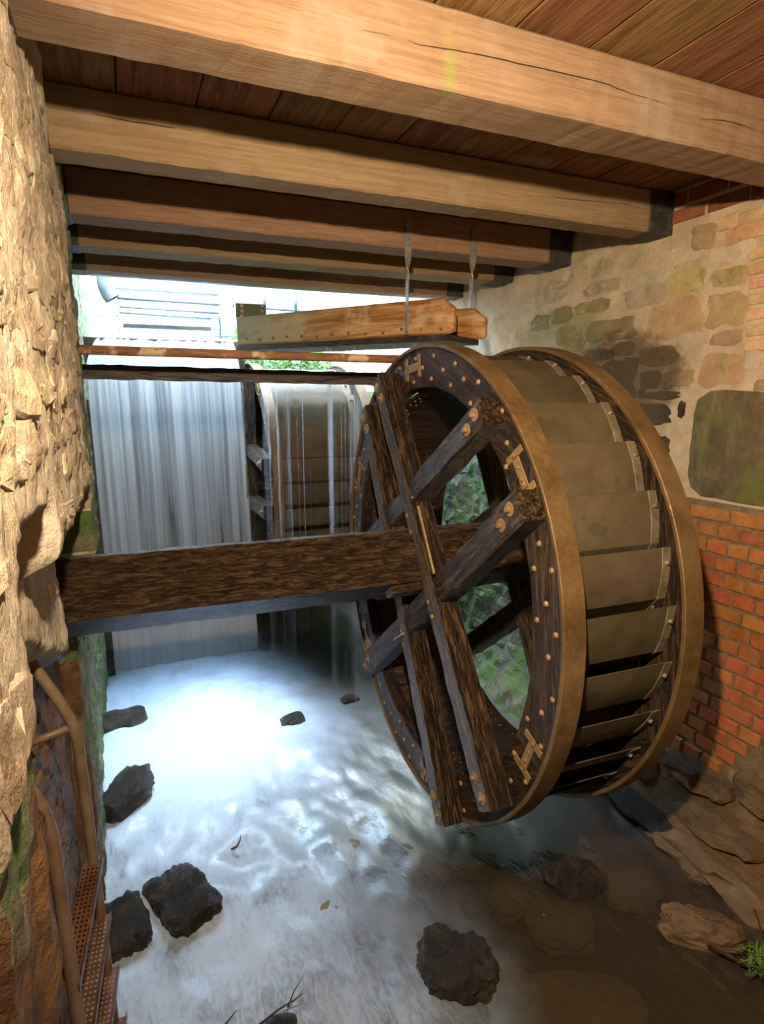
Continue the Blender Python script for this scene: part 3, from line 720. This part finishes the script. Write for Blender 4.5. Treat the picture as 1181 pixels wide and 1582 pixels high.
# foot plate at the lowest point of the rim
for a in (R(248), R(40)):
    m = MB(); m.box((.04, 0, 0), (.11, .03, .07), None, .006)
    for q in (-.02, .0, .02): m.tube([V(.0, .0, q), V(.09, .022, q)], .008, 6)
    o = m.build('tyre_joint_plate', M['clamp'], wheel); o.location = polar(0, RO+.012, a); o.rotation_euler = (a, 0, 0)

# second wheel behind, under the open sky
wheel2 = copy_tree(wheel); wheel2.location = (1.30, 6.85, -.93); wheel2.rotation_euler = (R(37), R(.3), R(-1.5))
wheel2['label'] = 'far overshot water wheel in the pit behind the front wheel, beside the waterfall'
for ch in wheel2.children:
    nm = ch.name.split('.')[0]
    if nm in ('bucket', 'sole_board', 'sole_nails'): ch.scale.x = 1.72; ch.location.x = -.05
    elif ch.location.x > .5: ch.location.x += .42
wheel['group'] = wheel2['group'] = 'overshot water wheels'
for ch in wheel2.children:
    if ch.name.startswith('shaft'): ch.data = shaft_mesh(-.13, 1.9).build('shaft', M['shaftwood']).data
for o in [o for o in COL.objects if o.name.startswith('shaft') and o.parent is None]: bpy.data.objects.remove(o)

# ------------------------------------------------------------------ flume and hangers
tr = empty('wooden_flume', (1.5, 4.5, .42), 'larch wood flume of two side boards slung over the front wheel', 'flume')
D = V(2.05-.95, 3.56-5.39, 0); DL = D.length; D.normalize(); N = V(-D.y, D.x, 0)  # N points to the right-hand side
def flume_board(x_off, near_cut, length_add, h0, h1, th=.07, z_add=0):
    m = MB(); n = 46; rings = []; p_far = V(.95, 5.39, .455) + N*x_off; Ltot = DL + length_add
    for i in range(n+1):
        s = Ltot*i/n; e = max(0, s-(Ltot-near_cut))
        z0 = .455 - .035*s/DL + z_add + .25*max(0, e-near_cut*.4); z1 = z0 + h0 + (h1-h0)*s/DL - .9*e - (0 if e <= 0 else 0) 
        p = p_far + D*s; w = .003*mn.noise(V(s*14, x_off, 1)); c = .012
        pts = []
        for a, b in ((0, z0+c), (0, z1-c), (c, z1), (th-c, z1), (th, z1-c), (th, z0+c), (th-c, z0), (c, z0)):
            pts.append(V(p.x, p.y, 0) + N*(a - (.02*e/near_cut if a > th/2 else -.02*e/near_cut)) + V(0, 0, b + w))
        rings.append(pts)
    return m.sweep(rings)
def relto(o, root): o.location = -root.location; return o
relto(flume_board(0, .085, 0.0, .238, .236).build('side_board', M['trough'], tr), tr)
relto(flume_board(.37, .10, .05, .23, .222, .07, -.01).build('side_board', M['trough'], tr), tr)
fb_ = MB(); pf = V(.95, 5.39, .44)
fb_.sweep([[pf + D*s + N*a + V(0, 0, b - .035*s/DL) for a, b in ((-.01, -.03), (-.01, .012), (.45, .012), (.45, -.03))] for s in [DL*i/12*.985 for i in range(13)]])
relto(fb_.build('floor_board', M['darkboard'], tr), tr)
for i in range(13):
    s = DL*(.06 + .9*i/12); p = pf + D*s + N*(-.002) + V(0, 0, .055 + random.uniform(-.012, .012) - .035*s/DL)
    m = MB(); m.tube([V(0, 0, 0), -N*.012], .011, 7); o = m.build('screw', M['bolt'], tr); o.location = p - tr.location
for i, (px0, py0, px1, py1, lab) in enumerate(((632, 337, 628, 517, 'first twisted steel strap hanging down in front of the flume'), (734, 350, 725, 470, 'second twisted steel strap, behind the short flume board'))):
    Y = 3.853 - .006; a = onY(px0, py0, Y); b = onY(px1, py1, Y); n = 30; rings = []
    if i == 1: b = b + V(-.0, 0, -.22)
    root = empty('hanger_strap', a, lab, 'strap', 'flume hanger straps')
    for k in range(n+1):
        s = k/n; p = a.lerp(b, s) - a; tw = math.pi/2*sm(.32, .5, s); w, th = .0235*(1-.15*sm(.3, .4, s)), .004
        e1 = V(math.cos(tw), math.sin(tw), 0); e2 = V(-math.sin(tw), math.cos(tw), 0)
        rings.append([p + e1*w*x + e2*th*y for x, y in ((-1, -1), (1, -1), (1, 1), (-1, 1))])
    m = MB().sweep(rings)
    m.build('strap_bar', M['galv'], root)
    for q in (.02, .075, .13, .175):
        mm = MB(); mm.tube([V(0, -.002, 0), V(0, -.012, 0)], .009, 8); o = mm.build('screw', M['galv'], root); o.location = V((b-a).x*q/.7, -.002, -q)

# ------------------------------------------------------------------ cross bars
a, b = V(-.33, 3.62, .270), V(1.98, 3.55, .262)
p0 = onY(113, 540, 3.55); p1 = onY(640, 556, 3.45)
root = empty('rusty_pipe', p0, 'flaking rusty pipe spanning the stream above the dark board', 'pipe')
m = MB(); d_ = (p1-p0); m.tube([d_*(i/40) for i in range(-3, 50)], .025, 14); m.build('pipe_tube', M['rustpipe'], root, True)
p0 = onY(132, 574, 4.0); p1 = onY(596, 586, 3.95); d_ = p1-p0
root = empty('dark_cross_board', p0, 'wet black plank spanning the stream under the rusty pipe', 'plank')
m = MB(); rings = []
for i in range(-6, 72):
    s = i/60; p = d_*s; w = .006*mn.noise(V(s*22, 1, 1)); hh = .042 + .004*mn.noise(V(s*16, 5, 1)) 
    rings.append([p + V(0, y, z + (w if z < 0 else .005*mn.noise(V(s*30, y*20, 9)))) for y, z in ((-.03, -hh), (-.03, hh*.8), (-.02, hh), (.07, hh), (.07, -hh))])
m.sweep(rings).build('plank_timber', M['darkboard'], root)

# ------------------------------------------------------------------ waterfall
m = MB(); nu, nv = 80, 60
for i in range(nu+1):
    for j in range(nv+1):
        u, v = i/nu, j/nv
        y = 6.80 - .47*v; z = .64 - 3.44*v*v
        sp = min(1, v/.3); x = (-.11 - .21*sp**.8) + u*(1.22 + .28*sp**.8)
        y += .018*mn.noise(V(u*14, v*.6, 3)) + .012*mn.noise(V(u*40, v*.6, 9))
        m.v.append((x, y, z))
for i in range(nu):
    for j in range(nv):
        q = i*(nv+1)+j; m.f.append((q, q+1, q+nv+2, q+nv+1)); m.m.append(0)
tag(m.build('waterfall', M['fall'], None, True), 'wide white waterfall pouring over the weir beside the mossy wall', 'waterfall')
# streams leaking from the flume over the far wheel
random.seed(9); m = MB()
for k in range(34):
    s = random.uniform(.12, .62) if k < 26 else random.uniform(.5, .9); p = pf + D*DL*s + N*random.uniform(.02, .35); w = random.choice((.006, .008, .012, .03, .06))
    zb = -2.6; n = 14
    vs = []
    for j in range(n+1):
        z = .40 + (zb-.40)*j/n; ww = w*(1+.3*mn.noise(V(k*3, j*.6, 1)))
        vs += [(p.x-ww/2, p.y + .05*(j/n), z), (p.x+ww/2, p.y + .05*(j/n), z)]
    m.add(vs, [(2*j, 2*j+1, 2*j+3, 2*j+2) for j in range(n)])
tag(m.build('leaking_water', M['drip']), 'thin streams of water leaking from the flume in front of the far wheel', 'water', None, 'stuff')
m = MB()
for px, py in ((720, 1266), (746, 1277), (784, 1266)):
    p = onX(px, py, 1.53); m.tube([p + V(0, 0, -.0), p + V(.004, 0, -.25), V(p.x+.006, p.y, ZW+.0)], [.003, .0025, .0015], 5)
tag(m.build('rim_drips', M['drip']), 'three threads of water dripping off the bottom of the front wheel rim', 'water', None, 'stuff')
# foam mound where the fall lands
fo = grid('foam', M['foam'], frange(-.36, 1.5, .06), frange(4.0, 6.0, .06), lambda u, v: V(u, v, ZW + .03 + .13*math.exp(-((u-.45)/.5)**2-((v-5.25)/.5)**2) + .03*fb((u*3, v*3, 1), 1.5, 3)))
tag(fo, 'glowing white foam piled up where the waterfall lands', 'foam', None, 'stuff')

# ------------------------------------------------------------------ rocks in the stream
def rock(name, c, d, rz, mat, label, cat='rock', group=None, seed=0, sub=4, tilt=(0, 0), rag=.22, p=2.6):
    bm = bmesh.new(); bmesh.ops.create_icosphere(bm, subdivisions=sub, radius=1)
    for v in bm.verts:
        q = v.co; r = 1/((abs(q.x)**p + abs(q.y)**p + abs(q.z)**p)**(1/p)); n = q.copy()
        k = r*(1 + rag*fb(n+V(seed, 0, 0), 1.4, 3) + .07*fb(n+V(seed, 5, 0), 5, 4) - .16*abs(mn.noise(n*3+V(seed, 9, 1))) + .03*mn.noise(n*14+V(seed, 2, 2)))
        v.co = V(n.x*d[0]/2*k, n.y*d[1]/2*k, n.z*d[2]/2*k)
    me = bpy.data.meshes.new(name); bm.to_mesh(me); bm.free(); me.materials.append(mat)
    o = link(name, me); o.location = c; o.rotation_euler = (tilt[0], tilt[1], rz)
    return tag(o, label, cat, group)
def wp(px, py, dz=0): p = onZ(px, py, ZW); return V(p.x, p.y, ZW+dz)
G = 'wet rocks standing out of the stream'
rock('stream_rock', wp(196, 1238, .03), (.25, .50, .30), R(-42), M['wetrock'], 'long upright wet boulder in the foam near the mossy wall', 'rock', G, 3, 4, (R(8), R(-10)))
rock('stream_rock', wp(185, 1122, .0), (.46, .30, .22), R(5), M['wetrock'], 'flat square-edged slab half under water by the mossy wall', 'rock', G, 14, 4, (0, 0), .1, 5)
rock('stream_rock', wp(452, 1118, .0), (.24, .16, .16), R(10), M['wetrock'], 'small dark block beside the white foam', 'rock', G, 25, 3, (0, 0), .15, 4)
rock('stream_rock', wp(540, 1083, 0), (.18, .12, .12), R(0), M['wetrock'], 'smallest dark rock, just beyond the rim of the front wheel', 'rock', G, 31, 3)
rock('stream_rock', wp(283, 1392, -.01), (.31, .46, .19), R(20), M['wetrock'], 'rough flat rock in the foam in front of the ladder', 'rock', G, 42, 5, (R(-6), 0), .10, 6)
rock('stream_rock', wp(190, 1438, .0), (.26, .34, .2), R(12), M['wetrock'], 'dark craggy rock tucked beside the ladder treads', 'rock', G, 57, 5, (0, 0), .14, 5)
rock('stream_rock', wp(706, 1500, .0), (.38, .34, .24), R(-30), M['wetrock'], 'glistening brown rock at the edge of the foam', 'rock', G, 61, 5, (R(10), 0), .28, 3.2)
rock('stream_rock', wp(884, 1365, .02), (.36, .26, .30), R(-25), M['wetrock'], 'pointed dark rock standing in the brown water below the wheel', 'rock', G, 76, 4, (R(-10), R(6)), .2, 2.0)
rock('stream_rock', wp(1086, 1448, .02), (.18, .44, .24), R(52), M['pinkrock'], 'long pale-topped rock lying parallel to the brick wall', 'rock', G, 83, 4, (R(8), 0), .15, 3)
rock('stream_rock', wp(434, 1590, .0), (.16, .12, .08), R(0), M['wetrock'], 'little brown stone at the foot of the bare twigs', 'rock', G, 95, 3)
GS = 'silted stones under the stream'
for i, (px, py, a, b, hh, rz, lab) in enumerate(((905, 1545, .62, .44, .22, -20, 'large flat silted slab under the murky water'), (868, 1402, .40, .30, .3, -30, 'silted stone under water in front of the pointed rock'), (790, 1365, .26, .22, .28, 10, 'silted stone under water, nearest below the dripping rim'),
        (655, 1318, .34, .26, .3, 0, 'rounded silted stone under water under the wheel rim'), (545, 1308, .30, .16, .34, 30, 'brown ridge of stone breaking the foam'), (520, 1392, .28, .16, .34, 20, 'brown ridge of stone nearer than the first ridge'),
        (980, 1350, .34, .26, .24, 0, 'silted stone under water between the pointed rock and the footing'), (500, 1235, .42, .30, .28, 0, 'broad brown stone under thin foam beside the wheel'), (610, 1225, .40, .3, .28, 20, 'brown stone under thin foam close to the wheel rim'), (790, 1500, .22, .3, .26, 0, 'silted stone under water beside the glistening rock'))):
    rock('silted_stone', wp(px, py, -.11), (a, b, hh*.66), R(rz), M['silt'], lab, 'stone', GS, 100+i*7, 3, (0, 0), .15, 3)

# twigs, grass
def twig(pts, r, label):
    m = MB(); m.tube(pts, [r*(1-.7*i/(len(pts)-1)) for i in range(len(pts))], 6)
    return tag(m.build('twig', M['twig'], None, True), label, 'twig', 'twigs in the stream')
def path(pix, z0, z1): 
    return [onZ(x, y, z0 + (z1-z0)*i/(len(pix)-1)) for i, (x, y) in enumerate(pix)]
twig(path([(358, 1312), (366, 1308), (371, 1298), (372, 1290)], ZW+.02, ZW+.08), .008, 'short crooked twig poking out of the foam in midstream')
twig(path([(398, 1586), (430, 1560), (455, 1545), (468, 1535)], ZW+.02, ZW+.16), .006, 'longest bare twig by the little brown stone')
twig(path([(445, 1556), (455, 1530), (470, 1506)], ZW+.06, ZW+.24), .004, 'thin upright twig branching beside the longest one')
twig(path([(345, 1586), (360, 1568), (367, 1560)], ZW+.02, ZW+.10), .004, 'small twig tip at the lower edge of the foam')
twig(path([(1095, 1462), (1125, 1476), (1150, 1488), (1181, 1498)], ZW+.04, ZW+.12), .010, 'mossy root lying from the pale rock to the grass tuft')
twig(path([(1160, 1390), (1172, 1420), (1181, 1462)], ZW+.06, ZW+.10), .008, 'root hanging down the footing above the grass tuft')
gt = empty('grass_tuft', wp(1168, 1505, .03), 'small tuft of green grass on a root by the right wall', 'grass tuft')
random.seed(6); m = MB()
for k in range(60):
    a = random.uniform(0, 6.28); l = random.uniform(.05, .12); c = V(random.uniform(-.05, .06), random.uniform(-.05, .05), 0); d = V(math.cos(a), math.sin(a), 0)
    s = V(-d.y, d.x, 0)*.004; p1 = c + d*l*.4 + V(0, 0, l*.7); p2 = c + d*l + V(0, 0, l*.55)
    m.add([c-s, c+s, p1+s, p1-s, p2], [(0, 1, 2, 3), (3, 2, 4)])
tag(m.build('grass_blades', M['leaf'], gt), kind='stuff')
m = MB(); m.tube([V(-.12, .05, -.10), V(0, 0, -.01), V(.12, -.05, -.02)], .016, 6); m.build('root', M['twig'], gt)

# ------------------------------------------------------------------ ladder on the left wall
YA, YB, XA = 2.19, 1.70, -.25
ld = empty('wall_ladder', (XA, (YA+YB)/2, ZW), 'rusty tube ladder with perforated treads going down the left wall into the stream', 'ladder')
for Y in (YA, YB):
    dx = -.0 if Y == YA else -.035
    pts = [V(-.46, Y, -.70), V(-.40, Y, -.80), V(-.30, Y, -1.02), V(-.265, Y, -1.11), V(-.25, Y, -1.20), V(-.245, Y, -1.5), V(-.24, Y, -2.0), V(-.23, Y, -2.95)]
    pts = [p + V(dx*(1 if p.z < -.9 else .5), 0, 0) for p in pts]
    m = MB(); m.tube(pts, .019, 12); relto(m.build('rail', M['ladder'], ld, True), ld)
    m = MB(); m.tube([V(-.46, Y, -1.19), V(-.25+dx, Y, -1.14)], .014, 10); relto(m.build('wall_bracket', M['ladder'], ld, True), ld)
random.seed(1)
hm = MB()
for i in range(22):
    for j in range(4):
        y = -(YA-YB)/2 + .03 + (YA-YB-.06)*(i+.5)/22; x = -.022 + .0145*j
        hm.sweep([[V(x + .0042*math.cos(q*math.pi/3), y + .0042*math.sin(q*math.pi/3), zz) for q in range(6)] for zz in (.0, .0022)])
hdark = hm.build('tread_holes', M['hole'], ld); hpale = hm.build('tread_holes', M['galv'], ld)
for k in range(5):
    z = -1.70 - .245*k; L = YA-YB
    m = MB(); m.box((0, 0, -.0015), (.066, L+.005, .003)); m.box((.033, 0, -.014), (.004, L+.03, .028)); m.box((-.033, 0, -.014), (.004, L, .028))
    o = m.build('tread', M['tread'], ld); o.location = V(-.270 + .008*k, (YA+YB)/2, z) - ld.location; o.rotation_euler = (0, 0, -.092)
    h = hdark if k == 0 else hpale if k == 1 else link('tread_holes', hpale.data)
    h.parent = o; tag(h, kind='stuff')

# ------------------------------------------------------------------ opening: sluice gear, pipe, railings, bushes
def bar(name, pix, Y, r, mat, label, cat, group=None):
    pts = [onY(x, y, Y) for x, y in pix]; root = tag(MB().tube([p for p in pts], r, 8).build(name, mat, None, True), label, cat, group); return root
dp = empty('downpipe', onY(163, 432, 6.6), 'pale zinc downpipe ending in an elbow beside the mossy wall', 'pipe')
pts = [onY(x, y, 6.6) for x, y in ((160, 405), (161, 425), (163, 442), (168, 454), (174, 462))]
m = MB(); m.tube(pts, .075, 16, False); relto(m.build('pipe_elbow', M['zinc'], dp, True), dp)
m = MB(); m.tube([pts[-1] - (pts[-1]-pts[-2])*.05, pts[-1] + (pts[-1]-pts[-2])*.03], .079, 16, False); relto(m.build('pipe_collar', M['zinc'], dp, True), dp)
m = MB(); m.box((pts[1].x-.06, 6.6, pts[1].z+.03), (.16, .03, .04)); relto(m.build('wall_bracket', M['galv'], dp), dp)
m = MB(); m.box((1.6, 5.74, 1.045), (3.9, .10, .05)); m.box((1.6, 5.70, 1.11), (3.9, .02, .16))
tag(m.build('steel_lintel', M['steel']), 'blue grey steel girder across the top of the bright opening', 'girder')
G2 = 'thin steel rods behind the waterfall'
bar('steel_rod', [(180, 460), (362, 472)], 6.9, .016, M['steel'], 'topmost and thickest rod, from the zinc elbow to the green plate', 'rod', G2)
bar('steel_rod', [(184, 474), (338, 484)], 7.1, .012, M['steel'], 'middle rod in front of the grey planks', 'rod', G2)
bar('steel_rod', [(184, 483), (336, 493)], 7.1, .012, M['steel'], 'lowest rod, just above the sluice board', 'rod', G2)
bar('guard_rail', [(405, 476), (640, 492)], 6.9, .014, M['steel'], 'thin handrail bar behind the flume', 'rail')
for i, (x, y0, y1, lab) in enumerate(((409, 446, 482, 'railing post next to the green plate'), (457, 452, 482, 'railing post above the middle of the flume'))):
    bar('railing_post', [(x, y0), (x, y1)], 6.9, .018, M['steel'], lab, 'post', 'railing posts behind the flume')
def slab(name, x0, y0, x1, y1, Y, th, mat, label, cat, group=None):
    a = onY(x0, y0, Y); b = onY(x1, y1, Y); m = MB(); m.box(((a.x+b.x)/2, Y+th/2, (a.z+b.z)/2), (abs(b.x-a.x), th, abs(a.z-b.z)), None, .006)
    return tag(m.build(name, mat), label, cat, group)
slab('bridge_girder', 150, 441, 338, 456, 7.6, .08, M['steel'], 'pale grey girder of a footbridge beyond the weir', 'girder')
for i, (y0, y1, lab) in enumerate(((461, 471, 'upper weathered plank behind the rods'), (473, 482, 'middle weathered plank behind the rods'), (484, 496, 'lower weathered plank above the sluice slot'))):
    slab('weathered_plank', 150, y0, 330, y1, 7.4, .05, M['greywood'], lab, 'plank', 'weathered planks beyond the weir')
slab('sluice_board', 190, 499, 327, 511, 7.2, .08, M['darkboard'], 'dark mossy sluice board just above the weir crest', 'board')
slab('gate_post', 340, 468, 362, 520, 6.83, .12, M['greywood'], 'pale mossy gate post between the weir and the flume', 'post')
slab('gate_post', 328, 487, 341, 520, 6.87, .10, M['greywood'], 'short pale gate post beside the sluice board', 'post')
slab('metal_upright', 177, 430, 186, 545, 6.95, .06, M['steel'], 'pale steel upright beside the zinc elbow', 'upright')
slab('wooden_stake', 181, 482, 187, 545, 6.83, .03, M['darkboard'], 'short brown stake at the corner of the weir crest', 'stake')
m = MB(); m.box((-.335, 6.28, -1.45), (.06, .06, 2.9), None, .006); tag(m.build('timber_post', M['darkboard']), 'dark wet timber post between the mossy wall and the waterfall', 'post')
gp = empty('bolted_plate', onY(388, 480, 5.42), 'olive green steel plate with round bolts on the end of the flume', 'plate')
a = onY(364, 468, 5.42); b = onY(412, 496, 5.42); m = MB(); m.box((0, 0, 0), (b.x-a.x, .012, a.z-b.z), None, .003); o = m.build('plate_sheet', M['greenplate'], gp); o.location = (a+b)/2 - gp.location
for x in (373, 404):
    for y in (473, 481, 489):
        m = MB(); m.tube([V(0, -.005, 0), V(0, -.025, 0)], .016, 8); o = m.build('bolt', M['galv'], gp); o.location = onY(x, y, 5.42) - gp.location
# added to block sky light over the pit: wall on top, pale front behind
m = MB(); m.box((3.55, 7.9, 2.6), (.5, 4.4, 3.6)); structure(m.build('wall_sky_block', M['rmortar']))
hs = empty('sky_block', (4.4, 11.6, .25), 'pale front with eaves added beyond the bushes to block sky light', 'sky_block')
m = MB(); m.box((0, 0, 2.2), (6.2, .3, 4.4)); m.build('sky_block_front', M['outwall'], hs)
m = MB(); m.box((0, -.1, 4.5), (6.6, 1.0, .2), None, .03); m.build('eaves', M['darkboard'], hs)
# pale fence of planks far beyond
fn = empty('plank_fence', (1.5, 12.5, .25), 'pale weathered plank fence far beyond the pit', 'fence')
for k in range(22):
    m = MB(); m.box((-2.2 + .36*k - 1.5, 0, .55), (.34, .03, 1.1), None, .004); m.build('plank', M['outwall'], fn)
# bushes
random.seed(12)
for i, (x, y, z, r) in enumerate(((1.55, 9.4, .35, .5), (2.65, 9.5, .4, .5), (2.1, 10.5, .6, .6))):
    root = empty('bush', (x, y, .25), ('low leafy bush seen under the flume', 'leafy bush behind the top of the front wheel', 'tallest bush, standing behind the two low bushes')[i], 'bush', 'bushes on the bank')
    m = MB()
    for k in range(1300):
        d = V(random.gauss(0, 1), random.gauss(0, 1), random.gauss(0, .8)).normalized()*r*random.uniform(.55, 1.05); c = V(0, 0, z-.05) + d; c.z = max(c.z, .02)
        u = V(random.uniform(-1, 1), random.uniform(-1, 1), random.uniform(-1, 1)).normalized(); w = u.orthogonal().normalized()
        m.add([c-u*.05, c+w*.022, c+u*.05, c-w*.022], [(0, 1, 2, 3)])
    tag(m.build('foliage', M['leaf'], root, False, False), kind='stuff')
    m = MB()
    for k in range(5): m.tube([V(0, 0, -.02), V(random.uniform(-.2, .2), random.uniform(-.2, .2), r*.8)], .015, 5)
    m.build('stem', M['twig'], root)
